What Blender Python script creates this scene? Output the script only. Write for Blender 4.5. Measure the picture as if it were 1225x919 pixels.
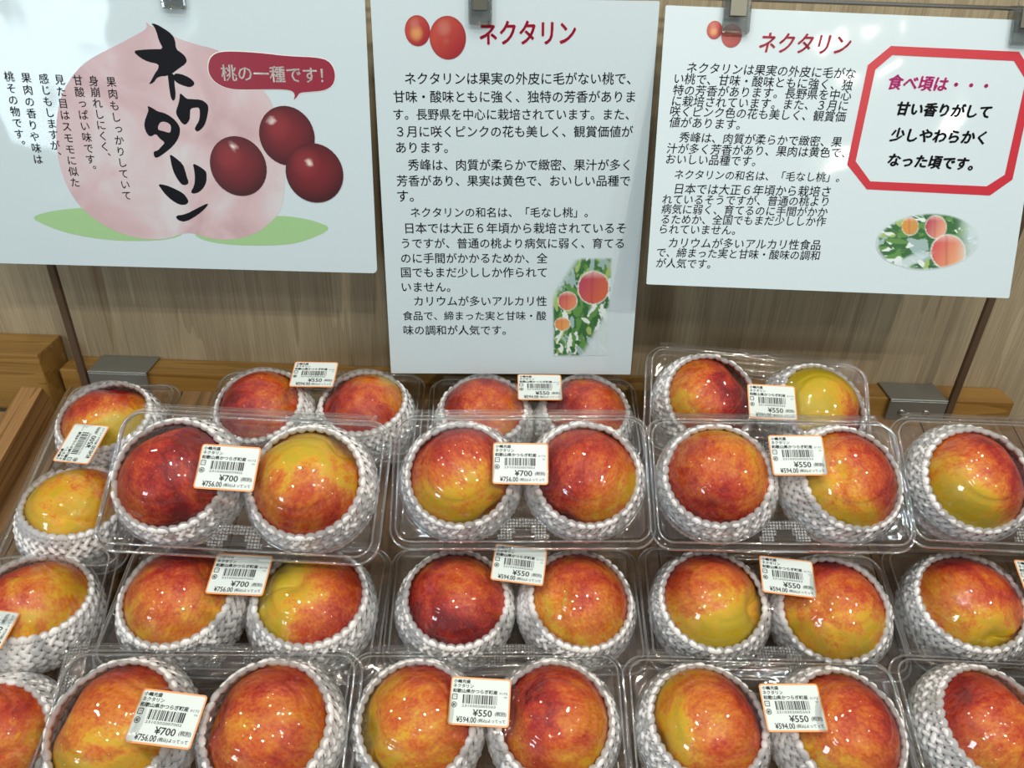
# Nectarine packs on a sloping wooden display table, three laminated posters hanging behind.
import bpy, bmesh, math, random
from mathutils import Vector, Matrix, Euler
import numpy as np
R = math.radians
for _o in list(bpy.data.objects): bpy.data.objects.remove(_o)
SC = bpy.context.scene; COL = SC.collection
EYE = Vector((0, 0, 1.40))            # camera point; most measurements below are relative to it
def W(x, y, z): return EYE + Vector((x, y, z))

# ---------------------------------------------------------------- camera
_p, _r = R(30.9), R(2.0)
_fw = Vector((0, math.cos(_p), -math.sin(_p))); _u0 = Vector((0, math.sin(_p), math.cos(_p))); _x0 = Vector((1, 0, 0))
_x = _x0*math.cos(_r) + _u0*math.sin(_r); _u = _u0*math.cos(_r) - _x0*math.sin(_r)
cam_d = bpy.data.cameras.new('camera'); cam = bpy.data.objects.new('camera', cam_d); COL.objects.link(cam)
cam.matrix_world = Matrix(((_x.x, _u.x, -_fw.x, EYE.x), (_x.y, _u.y, -_fw.y, EYE.y), (_x.z, _u.z, -_fw.z, EYE.z), (0, 0, 0, 1)))
cam_d.sensor_width = 36; cam_d.lens = 920/1225*36; cam_d.clip_start = 0.02; cam_d.clip_end = 60
SC.camera = cam

# ---------------------------------------------------------------- light and exposure
world = bpy.data.worlds.new('shop_air'); SC.world = world; world.use_nodes = True
bg = world.node_tree.nodes['Background']; bg.inputs[0].default_value = (0.93, 0.93, 0.92, 1); bg.inputs[1].default_value = 0.36
def lamp(name, kind, loc, energy, color, **kw):
    d = bpy.data.lights.new(name, kind); d.energy = energy; d.color = color
    for k, v in kw.items(): setattr(d, k, v)
    o = bpy.data.objects.new(name, d); COL.objects.link(o); o.location = loc; return o
def aim(o, t): o.rotation_euler = (Vector(t) - o.location).to_track_quat('-Z', 'Y').to_euler()
WARM = (1.0, 0.90, 0.76); COOL = (0.82, 0.95, 1.0)
SPOTS = [((0.70, -0.55, 0.98), 15, WARM), ((0.20, -0.75, 1.10), 12, WARM), ((-0.55, -0.15, 1.15), 7, COOL), ((0.05, 0.10, 1.20), 7, WARM),
         ((0.40, 0.15, 1.25), 5, WARM), ((-0.15, -0.25, 1.2), 5, COOL), ((-0.35, 0.30, 1.15), 3, WARM), ((0.75, 0.25, 1.15), 3, COOL), ((-0.75, -0.65, 1.1), 4, WARM),
         ((-0.20, -0.95, 1.0), 5, WARM), ((1.0, -0.10, 1.05), 4, COOL), ((-0.95, 0.15, 1.05), 3, WARM), ((1.10, -1.00, 0.95), 6, WARM)]
for q, e, c in SPOTS:
    l = lamp('ceiling_spot', 'SPOT', W(*q), e*1.6, c, shadow_soft_size=0.015, spot_size=R(95), spot_blend=0.6); aim(l, W(0.05, 0.5, -0.35))
# lit cooling showcase across the aisle, behind and to the left of the photographer
l = lamp('showcase_light', 'AREA', W(-1.75, -1.75, 0.28), 11, (0.72, 0.90, 1.0), shape='RECTANGLE', size=0.42, size_y=0.62); aim(l, W(-0.35, 0.6, -0.1))
SC.view_settings.view_transform = 'Standard'; SC.view_settings.look = 'None'; SC.view_settings.gamma = 1; SC.view_settings.exposure = 0.0
SC.view_settings.use_curve_mapping = False
SC.cycles.max_bounces = 10; SC.cycles.transparent_max_bounces = 32; SC.cycles.glossy_bounces = 4; SC.cycles.caustics_reflective = False; SC.cycles.caustics_refractive = False
SC.cycles.use_denoising = True
SC.cycles.sample_clamp_indirect = 6

# ---------------------------------------------------------------- materials
def mat(name):
    m = bpy.data.materials.new(name); m.use_nodes = True; nt = m.node_tree; return m, nt, nt.nodes['Principled BSDF']
def nd(nt, t, **kw):
    n = nt.nodes.new(t)
    for k, v in kw.items():
        if k.startswith('_'): n.inputs[k[1:]].default_value = v
        else: setattr(n, k, v)
    return n
def ramp(nt, fac, stops):
    r = nt.nodes.new('ShaderNodeValToRGB'); e = r.color_ramp.elements
    while len(e) < len(stops): e.new(0.5)
    for el, (p, c) in zip(e, stops): el.position = p; el.color = (*c, 1)
    nt.links.new(fac, r.inputs[0]); return r.outputs[0]
def plain(name, col, rough=0.5, metal=0.0, coat=0.0, spec=0.5):
    m, nt, b = mat(name); b.inputs['Base Color'].default_value = (*col, 1); b.inputs['Roughness'].default_value = rough
    b.inputs['Metallic'].default_value = metal; b.inputs['Coat Weight'].default_value = coat; b.inputs['Specular IOR Level'].default_value = spec; return m
def wood(name, dark, light, axis, rough=0.5, ringscale=1.0, knots=0.0, coat=0.0, band=0.38):
    """Grain stretched along one object axis, wandering growth bands, fine pores."""
    m, nt, b = mat(name); L = nt.links
    tc = nd(nt, 'ShaderNodeTexCoord'); oi = nd(nt, 'ShaderNodeObjectInfo')
    add = nd(nt, 'ShaderNodeVectorMath', operation='MULTIPLY_ADD'); L.new(oi.outputs['Random'], add.inputs[0]); add.inputs[1].default_value = (3.1, 5.7, 7.3); L.new(tc.outputs['Object'], add.inputs[2])
    s = [26*ringscale]*3; s[axis] = 1.3
    mp = nd(nt, 'ShaderNodeMapping', _Scale=tuple(s)); L.new(add.outputs[0], mp.inputs[0])
    n1 = nd(nt, 'ShaderNodeTexNoise', _Scale=1.0, _Detail=3.0, _Distortion=0.6); L.new(mp.outputs[0], n1.inputs[0])
    s2 = [900.0]*3; s2[axis] = 14.0
    mp2 = nd(nt, 'ShaderNodeMapping', _Scale=tuple(s2)); L.new(add.outputs[0], mp2.inputs[0])
    n2 = nd(nt, 'ShaderNodeTexNoise', _Scale=1.0, _Detail=2.0); L.new(mp2.outputs[0], n2.inputs[0])
    mul = nd(nt, 'ShaderNodeMath', operation='MULTIPLY'); L.new(n1.outputs[0], mul.inputs[0]); mul.inputs[1].default_value = 5.0
    fr = nd(nt, 'ShaderNodeMath', operation='FRACT'); L.new(mul.outputs[0], fr.inputs[0])
    mx = nd(nt, 'ShaderNodeMath', operation='MULTIPLY_ADD'); L.new(n2.outputs[0], mx.inputs[0]); mx.inputs[1].default_value = 0.75; 
    sc = nd(nt, 'ShaderNodeMath', operation='MULTIPLY'); L.new(fr.outputs[0], sc.inputs[0]); sc.inputs[1].default_value = band; L.new(sc.outputs[0], mx.inputs[2])
    c = ramp(nt, mx.outputs[0], [(0.22, dark), (0.5, tuple((a+b_)/2 for a, b_ in zip(dark, light))), (0.82, light)])
    L.new(c, b.inputs['Base Color']); b.inputs['Roughness'].default_value = rough; b.inputs['Coat Weight'].default_value = coat; b.inputs['Coat Roughness'].default_value = 0.25
    bp = nd(nt, 'ShaderNodeBump', _Strength=0.15, _Distance=0.0006); L.new(mx.outputs[0], bp.inputs['Height']); L.new(bp.outputs[0], b.inputs['Normal'])
    return m
M = {}
M['panel'] = wood('pale_wall_wood', (0.27, 0.215, 0.135), (0.53, 0.45, 0.30), 2, 0.55, 0.8, band=0.2)
M['batten'] = wood('yellow_pine', (0.20, 0.098, 0.018), (0.36, 0.20, 0.05), 0, 0.45, 1.0, coat=0.15)
M['rail'] = wood('brown_pine', (0.14, 0.062, 0.018), (0.32, 0.17, 0.06), 1, 0.45, 1.0, coat=0.15)
M['shelf'] = wood('shelf_pine', (0.085, 0.042, 0.014), (0.24, 0.14, 0.06), 1, 0.4, 1.0, coat=0.25)
M['steel'] = plain('bracket_steel', (0.30, 0.31, 0.29), 0.42, 0.7)
M['spring'] = plain('clip_spring_steel', (0.13, 0.135, 0.11), 0.4, 0.4)
M['screw'] = plain('screw_steel', (0.5, 0.5, 0.48), 0.25, 1.0)
M['chrome'] = plain('rail_chrome', (0.6, 0.62, 0.62), 0.18, 1.0)
M['bronze'] = plain('bronze_upright', (0.14, 0.09, 0.055), 0.42, 0.4)
M['floor'] = plain('floor_tile', (0.35, 0.34, 0.32), 0.35)
M['ink'] = plain('black_ink', (0.010, 0.011, 0.018), 0.5, spec=0.15)
M['brush'] = plain('brush_ink', (0.006, 0.006, 0.009), 0.5, spec=0.15)
M['crimson'] = plain('crimson_ink', (0.50, 0.008, 0.05), 0.4)
M['magenta'] = plain('magenta_ink', (0.52, 0.010, 0.20), 0.4)
M['redframe'] = plain('red_frame_ink', (0.50, 0.010, 0.028), 0.4)
M['bubble'] = plain('wine_red_ink', (0.27, 0.012, 0.035), 0.4)
M['whiteink'] = plain('white_ink', (0.80, 0.82, 0.80), 0.4)
M['leafink'] = plain('pale_green_ink', (0.33, 0.56, 0.27), 0.4)
M['sticker_edge'] = plain('orange_sticker_border', (0.85, 0.36, 0.12), 0.45)
M['sticker'] = plain('white_sticker_paper', (0.72, 0.80, 0.78), 0.45)
M['sticker_ink'] = plain('thermal_print', (0.01, 0.01, 0.012), 0.5)
def pink():
    m, nt, b = mat('watercolour_pink'); L = nt.links; tc = nd(nt, 'ShaderNodeTexCoord')
    n = nd(nt, 'ShaderNodeTexNoise', _Scale=16.0, _Detail=4.0, _Distortion=0.8); L.new(tc.outputs['Object'], n.inputs[0])
    L.new(ramp(nt, n.outputs[0], [(0.32, (0.50, 0.34, 0.37)), (0.48, (0.60, 0.45, 0.48)), (0.66, (0.62, 0.60, 0.63))]), b.inputs['Base Color']); b.inputs['Roughness'].default_value = 0.4; return m
M['pink'] = pink()
def vcol(name, rough=0.4):
    m, nt, b = mat(name); a = nd(nt, 'ShaderNodeVertexColor', layer_name='Col'); nt.links.new(a.outputs[0], b.inputs['Base Color']); b.inputs['Roughness'].default_value = rough; return m
M['print'] = vcol('colour_print')
def paper(name, col, wave):
    m, nt, b = mat(name); L = nt.links; b.inputs['Base Color'].default_value = (*col, 1); b.inputs['Roughness'].default_value = 0.5
    tc = nd(nt, 'ShaderNodeTexCoord'); n = nd(nt, 'ShaderNodeTexNoise', _Scale=9.0, _Detail=1.5); L.new(tc.outputs['Object'], n.inputs[0])
    bp = nd(nt, 'ShaderNodeBump', _Strength=wave, _Distance=0.02); L.new(n.outputs[0], bp.inputs['Height']); L.new(bp.outputs[0], b.inputs['Coat Normal'])
    b.inputs['Coat Weight'].default_value = 0.7; b.inputs['Coat Roughness'].default_value = 0.09; return m
PAPER = (0.575, 0.695, 0.745)
M['paper'] = paper('laminated_paper', PAPER, 0.5)
def plastic(name, tint, gloss, wave=0.25, extra=0.0):
    """Thin clear sheet: see-through with a Fresnel reflection, as real thin plastic behaves."""
    m = bpy.data.materials.new(name); m.use_nodes = True; nt = m.node_tree; L = nt.links; nt.nodes.clear()
    out = nd(nt, 'ShaderNodeOutputMaterial'); tr = nd(nt, 'ShaderNodeBsdfTransparent'); tr.inputs[0].default_value = (*tint, 1)
    gl = nd(nt, 'ShaderNodeBsdfGlossy', _Roughness=gloss); gl.inputs[0].default_value = (1, 1, 1, 1)
    lw = nd(nt, 'ShaderNodeFresnel', _IOR=1.46); mix = nd(nt, 'ShaderNodeMixShader')
    ad = nd(nt, 'ShaderNodeMath', operation='MULTIPLY_ADD', use_clamp=True); L.new(lw.outputs[0], ad.inputs[0]); ad.inputs[1].default_value = 0.62; ad.inputs[2].default_value = extra + 0.04
    tc = nd(nt, 'ShaderNodeTexCoord'); n = nd(nt, 'ShaderNodeTexNoise', _Scale=55.0, _Detail=2.0); L.new(tc.outputs['Object'], n.inputs[0])
    bp = nd(nt, 'ShaderNodeBump', _Strength=wave, _Distance=0.002); L.new(n.outputs[0], bp.inputs['Height']); 
    n3 = nd(nt, 'ShaderNodeTexNoise', _Scale=420.0, _Detail=1.0); L.new(tc.outputs['Object'], n3.inputs[0]); rp = ramp(nt, n3.outputs[0], [(0.60, (0, 0, 0)), (0.72, (1, 1, 1))])
    b3 = nd(nt, 'ShaderNodeBump', _Strength=0.5, _Distance=0.0006); L.new(rp, b3.inputs['Height']); L.new(bp.outputs[0], b3.inputs['Normal']); L.new(b3.outputs[0], gl.inputs['Normal'])
    L.new(ad.outputs[0], mix.inputs[0]); L.new(tr.outputs[0], mix.inputs[1]); L.new(gl.outputs[0], mix.inputs[2]); L.new(mix.outputs[0], out.inputs[0]); return m
M['clear'] = plastic('clear_plastic', (0.985, 0.99, 0.99), 0.028, 0.32)
M['clear_tray'] = plastic('clear_tray_plastic', (0.95, 0.96, 0.96), 0.07, 0.4)
M['rim'] = plastic('clear_plastic_edge', (0.97, 0.98, 0.98), 0.06, 0.5, 0.16)
M['grip'] = plastic('knurled_plastic', (0.85, 0.87, 0.87), 0.28, 0.0, 0.50)
M['clip'] = plastic('smoky_clip_plastic', (0.70, 0.73, 0.72), 0.08, 0.1, 0.08)
def foam():
    m, nt, b = mat('white_foam'); b.inputs['Base Color'].default_value = (0.93, 0.92, 0.92, 1); b.inputs['Roughness'].default_value = 0.55
    b.inputs['Subsurface Weight'].default_value = 0.0; b.inputs['Subsurface Radius'].default_value = (0.004, 0.004, 0.004); b.inputs['Subsurface Scale'].default_value = 1.0; return m
M['foam'] = foam()
def nectarine_skin():
    """Ripe skin from green-yellow to dark red. Each fruit carries blush_side (which way it reddened), ripeness and contrast."""
    m, nt, b = mat('nectarine_skin'); L = nt.links
    tc = nd(nt, 'ShaderNodeTexCoord'); oi = nd(nt, 'ShaderNodeObjectInfo')
    off = nd(nt, 'ShaderNodeVectorMath', operation='MULTIPLY'); L.new(oi.outputs['Random'], off.inputs[0]); off.inputs[1].default_value = (1.7, 2.3, 3.1)
    pos = nd(nt, 'ShaderNodeVectorMath', operation='ADD'); L.new(tc.outputs['Object'], pos.inputs[0]); L.new(off.outputs[0], pos.inputs[1])
    A = {}
    for k in ('blush_side', 'ripeness', 'contrast'): A[k] = nd(nt, 'ShaderNodeAttribute', attribute_type='OBJECT', attribute_name=k)
    nrm = nd(nt, 'ShaderNodeVectorMath', operation='NORMALIZE'); L.new(tc.outputs['Object'], nrm.inputs[0])
    dot = nd(nt, 'ShaderNodeVectorMath', operation='DOT_PRODUCT'); L.new(nrm.outputs[0], dot.inputs[0]); L.new(A['blush_side'].outputs['Vector'], dot.inputs[1])
    t = nd(nt, 'ShaderNodeMath', operation='MULTIPLY_ADD'); L.new(dot.outputs['Value'], t.inputs[0]); L.new(A['contrast'].outputs['Fac'], t.inputs[1]); L.new(A['ripeness'].outputs['Fac'], t.inputs[2])
    def noise(scale, detail, amt, stretch, prev, dist=0.0):
        mp = nd(nt, 'ShaderNodeMapping', _Scale=stretch); L.new(pos.outputs[0], mp.inputs[0])
        n = nd(nt, 'ShaderNodeTexNoise', _Scale=scale, _Detail=detail, _Distortion=dist); L.new(mp.outputs[0], n.inputs[0])
        c = nd(nt, 'ShaderNodeMath', operation='SUBTRACT'); L.new(n.outputs[0], c.inputs[0]); c.inputs[1].default_value = 0.5
        k = nd(nt, 'ShaderNodeMath', operation='MULTIPLY_ADD'); L.new(c.outputs[0], k.inputs[0]); k.inputs[1].default_value = amt; L.new(prev, k.inputs[2]); return k.outputs[0]
    v = noise(34.0, 2.5, 1.0, (1, 1, 0.8), t.outputs[0], 0.4)
    v = noise(140.0, 4.0, 0.60, (1, 1, 0.35), v, 0.5)
    v = noise(560.0, 3.0, 0.55, (1, 1, 0.6), v)
    c = ramp(nt, v, [(0.0, (0.60, 0.43, 0.018)), (0.20, (0.78, 0.42, 0.020)), (0.38, (0.74, 0.22, 0.022)), (0.60, (0.60, 0.080, 0.014)), (0.78, (0.43, 0.024, 0.013)), (1.0, (0.19, 0.006, 0.008))])
    vo = nd(nt, 'ShaderNodeTexVoronoi', _Scale=330.0); L.new(pos.outputs[0], vo.inputs[0])
    dots = ramp(nt, vo.outputs['Distance'], [(0.0, (0.35, 0.35, 0.35)), (0.16, (0.0, 0.0, 0.0))])
    mx = nd(nt, 'ShaderNodeMix', data_type='RGBA'); L.new(dots, mx.inputs[0]); L.new(c, mx.inputs[6]); mx.inputs[7].default_value = (0.75, 0.42, 0.13, 1)
    vo2 = nd(nt, 'ShaderNodeTexVoronoi', _Scale=95.0); L.new(pos.outputs[0], vo2.inputs[0])
    d2 = ramp(nt, vo2.outputs['Distance'], [(0.0, (0.8, 0.8, 0.8)), (0.055, (0.0, 0.0, 0.0))])
    mx2 = nd(nt, 'ShaderNodeMix', data_type='RGBA'); L.new(d2, mx2.inputs[0]); L.new(mx.outputs[2], mx2.inputs[6]); mx2.inputs[7].default_value = (0.10, 0.035, 0.01, 1)
    L.new(mx2.outputs[2], b.inputs['Base Color']); b.inputs['Roughness'].default_value = 0.36; b.inputs['Specular IOR Level'].default_value = 0.18
    return m
M['skin'] = nectarine_skin()

# ---------------------------------------------------------------- object helpers
def link(name, me, m=None, parent=None):
    o = bpy.data.objects.new(name, me); COL.objects.link(o)
    if m is not None and not me.materials: me.materials.append(m)
    if parent is not None: o.parent = parent
    return o
def tag(o, label, cat, group=None):
    o['label'] = label; o['category'] = cat
    if group: o['group'] = group
    return o
def empty(name, mw):
    o = bpy.data.objects.new(name, None); o.empty_display_size = 0.02; COL.objects.link(o); o.matrix_world = mw; return o
def bm_mesh(name, bm, smooth=False):
    me = bpy.data.meshes.new(name); bm.to_mesh(me); bm.free()
    if smooth: me.shade_smooth()
    return me
def pyd(name, v, f, smooth=False):
    me = bpy.data.meshes.new(name); me.from_pydata(v, [], f); me.update()
    if smooth: me.shade_smooth()
    return me
def box_mesh(name, x0, x1, y0, y1, z0, z1, bev=0.001, seg=2):
    bm = bmesh.new(); bmesh.ops.create_cube(bm, size=1)
    for v in bm.verts: v.co = Vector(((x0+x1)/2 + v.co.x*(x1-x0), (y0+y1)/2 + v.co.y*(y1-y0), (z0+z1)/2 + v.co.z*(z1-z0)))
    if bev: bmesh.ops.bevel(bm, geom=bm.edges[:], offset=bev, segments=seg, affect='EDGES', profile=0.7)
    return bm_mesh(name, bm, False)
def tube(name, pts, r, sides=8, closed=False):
    """A swept round bar through pts."""
    V, F = [], []; n = len(pts)
    for i, p in enumerate(pts):
        a = Vector(pts[(i-1) % n] if (closed or i) else p); b_ = Vector(pts[(i+1) % n] if (closed or i < n-1) else p); t = (b_-a).normalized()
        up = Vector((0, 0, 1)) if abs(t.z) < 0.95 else Vector((1, 0, 0)); u = t.cross(up).normalized(); w = u.cross(t)
        for k in range(sides): q = 2*math.pi*k/sides; V.append(Vector(p) + (u*math.cos(q) + w*math.sin(q))*r)
    for i in range(n if closed else n-1):
        for k in range(sides):
            j = (i+1) % n; F.append((i*sides+k, i*sides+(k+1) % sides, j*sides+(k+1) % sides, j*sides+k))
    if not closed: F.append(tuple(range(sides))[::-1]); F.append(tuple((n-1)*sides+k for k in range(sides)))
    return pyd(name, V, F, True)
def structure(name, me, m, parent=None):
    o = link(name, me, m, parent); 
    if parent is None: o['kind'] = 'structure'
    return o

# ---------------------------------------------------------------- writing
_fc = {}
def text_mesh(s, bold=0.0, shear=0.0):
    """Verts (n x 2), faces and ink bounds of a string in em units."""
    k = (s, bold, shear)
    if k in _fc: return _fc[k]
    cu = bpy.data.curves.new('writing', 'FONT'); cu.body = s; cu.size = 1; cu.resolution_u = 2; cu.shear = shear
    o = bpy.data.objects.new('writing', cu); COL.objects.link(o)
    dg = bpy.context.evaluated_depsgraph_get(); dg.update(); me = bpy.data.meshes.new_from_object(o.evaluated_get(dg))
    v = [(p.co.x, p.co.y) for p in me.vertices]; f = [tuple(p.vertices) for p in me.polygons]
    bpy.data.objects.remove(o); bpy.data.meshes.remove(me); bpy.data.curves.remove(cu)
    if bold:                                   # a bolder cut: the glyph struck several times, a hair apart
        n = len(v); f0 = f[:]; v0 = v[:]
        for i, (dx, dy) in enumerate(((-1, 0), (1, 0), (0, 0.8), (0, -0.8))): v = v + [(x+dx*bold, y+dy*bold) for x, y in v0]; f = f + [tuple(q+(i+1)*n for q in t) for t in f0]
    a = np.array(v) if v else np.zeros((1, 2)); r = (a, f, a.min(0), a.max(0)); _fc[k] = r; return r
class Print:
    """Collects flat printed shapes on a sheet (local x, z; the sheet faces -y)."""
    def __init__(s): s.v = []; s.f = []
    def add(s, pts, faces):
        b0 = len(s.v); s.v += pts; s.f += [tuple(b0+i for i in f) for f in faces]
    def round(s, pts, n=2):
        for _ in range(n):
            q = []
            for i, a in enumerate(pts):
                c = pts[(i+1) % len(pts)]; q += [(a[0]*0.75+c[0]*0.25, a[1]*0.75+c[1]*0.25), (a[0]*0.25+c[0]*0.75, a[1]*0.25+c[1]*0.75)]
            pts = q
        s.poly(pts)
    def poly(s, pts, y=0.0): s.add([(a, y, b) for a, b in pts], [tuple(range(len(pts)))])
    def line(s, st, a, b, bold=0.0, shear=0.0, y=0.0, em=None, asp=1.0):
        """Fit the ink of a string between the points a and b (ends of its middle line)."""
        v, f, lo, hi = text_mesh(st, bold, shear); a = Vector(a); b = Vector(b); d = b-a; L = d.length; k = L/(hi[0]-lo[0]); d.normalize(); nrm = Vector((-d.y, d.x))
        h = k*asp
        s.add([(a.x + d.x*(x-lo[0])*k + nrm.x*(z-0.36)*h, y, a.y + d.y*(x-lo[0])*k + nrm.y*(z-0.36)*h) for x, z in v], f)
    def char(s, ch, c, em, bold=0.0, dx=0, dz=0, y=0.0):
        v, f, lo, hi = text_mesh(ch, bold)
        s.add([(c[0] + (x-0.5+dx)*em, y, c[1] + (z-0.36+dz)*em) for x, z in v], f)
    def build(s, name, m, parent, y):
        me = pyd(name, [(a, b+y, c) for a, b, c in s.v], s.f); return link(name, me, m, parent)
TEXT = [
 (2, 't', 'ネクタリン', (-27.01, 127.9), (46.27, 128.75)),
 (2, 'b', 'ネクタリンは果実の外皮に毛がない桃で、', (-84.72, 95.28), (90.22, 97.19)),
 (2, 'b', '甘味・酸味ともに強く、独特の芳香がありま', (-94.14, 82.0), (94.56, 84.01)),
 (2, 'b', 'す。長野県を中心に栽培されています。また、', (-94.79, 68.96), (90.75, 70.89)),
 (2, 'b', '３月に咲くピンクの花も美しく、観賞価値が', (-92.83, 56.1), (94.7, 58.0)),
 (2, 'b', 'あります。', (-94.02, 43.95), (-52.7, 44.36)),
 (2, 'b', '秀峰は、肉質が柔らかで緻密、果汁が多く', (-85.13, 30.53), (93.95, 32.25)),
 (2, 'b', '芳香があり、果実は黄色で、おいしい品種で', (-94.68, 17.9), (95.27, 19.68)),
 (2, 'b', 'す。', (-94.85, 5.76), (-81.43, 5.89)),
 (2, 'b', 'ネクタリンの和名は、「毛なし桃」。', (-84.46, -7.5), (62.13, -6.21)),
 (2, 'b', '日本では大正６年頃から栽培されているそ', (-89.4, -20.61), (94.49, -19.03)),
 (2, 'b', 'うですが、普通の桃より病気に弱く、育てる', (-92.92, -33.38), (93.9, -31.83)),
 (2, 'b', 'のに手間がかかるためか、全', (-94.14, -46.12), (29.79, -45.12)),
 (2, 'b', '国でもまだ少ししか作られて', (-94.7, -58.39), (29.51, -57.42)),
 (2, 'b', 'いません。', (-94.65, -71.29), (-53.06, -70.97)),
 (2, 'b', 'カリウムが多いアルカリ性', (-84.54, -83.86), (30.26, -83.02)),
 (2, 'b', '食品で、締まった実と甘味・酸', (-94.95, -97.24), (30.21, -96.36)),
 (2, 'b', '味の調和が人気です。', (-94.89, -110.52), (-5.0, -109.91)),
 (3, 'T', 'ネクタリン', (-73.04, 80.08), (-3.47, 81.03)),
 (3, 'i', 'ネクタリンは果実の外皮に毛がな', (-125.97, 60.29), (2.48, 60.83)),
 (3, 'i', 'い桃で、甘味・酸味ともに強く、独', (-134.79, 52.13), (0.86, 52.47)),
 (3, 'i', '特の芳香があります。長野県を中心', (-135.34, 43.8), (0.79, 45.04)),
 (3, 'i', 'に栽培されています。また、３月に', (-135.45, 35.9), (-0.68, 37.29)),
 (3, 'i', '咲くピンク色の花も美しく、観賞価', (-136.54, 28.38), (-1.18, 29.32)),
 (3, 'i', '値があります。', (-136.42, 20.42), (-82.12, 20.47)),
 (3, 'i', '秀峰は、肉質が柔らかで緻密、果', (-127.92, 9.52), (-2.6, 10.7)),
 (3, 'i', '汁が多く芳香があり、果肉は黄色で、', (-136.87, 0.88), (0.97, 2.75)),
 (3, 'i', 'おいしい品種です。', (-137.0, -7.0), (-67.6, -6.17)),
 (3, 'i', 'ネクタリンの和名は、「毛なし桃」。', (-129.38, -18.35), (-1.23, -15.73)),
 (3, 'i', '日本では大正６年頃から栽培さ', (-128.56, -29.1), (-6.77, -26.75)),
 (3, 'i', 'れているそうですが、普通の桃より', (-137.64, -37.47), (-7.62, -34.35)),
 (3, 'i', '病気に弱く、育てるのに手間がかか', (-137.83, -44.82), (-7.44, -42.41)),
 (3, 'i', 'るためか、全国でもまだ少ししか作', (-137.25, -52.65), (-7.61, -49.57)),
 (3, 'i', 'られていません。', (-137.91, -60.33), (-78.48, -59.0)),
 (3, 'i', 'カリウムが多いアルカリ性食品', (-130.28, -70.61), (-9.98, -67.92)),
 (3, 'i', 'で、締まった実と甘味・酸味の調和', (-138.8, -78.43), (-9.56, -76.14)),
 (3, 'i', 'が人気です。', (-138.94, -86.69), (-95.79, -86.01)),
 (3, 'm', '食べ頃は・・・', (28.03, 55.78), (104.65, 55.84)),
 (3, 'k', '甘い香りがして', (36.88, 36.94), (110.36, 37.06)),
 (3, 'k', '少しやわらかく', (33.85, 17.63), (108.92, 18.01)),
 (3, 'k', 'なった頃です。', (34.54, -1.05), (101.74, -1.94)),
 (1, 'w', '桃の一種です！', (41.08, 46.97), (119.82, 46.88)),
]
VTEXT = [('果肉もしっかりしていて', (-45.25, 38.44), (-48.08, -48.23)), ('身崩れしにくく、', (-58.88, 38.78), (-59.13, -18.18)), ('甘酸っぱい味です。', (-71.11, 38.93), (-72.83, -28.68)), ('見た目はスモモに似た', (-85.27, 39.03), (-88.64, -38.88)), ('感じもしますが、', (-97.44, 39.41), (-99.07, -18.47)), ('果肉の香りや味は', (-111.06, 39.75), (-115.14, -21.29)), ('桃その物です。', (-124.15, 40.32), (-126.53, -10.81))]
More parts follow.
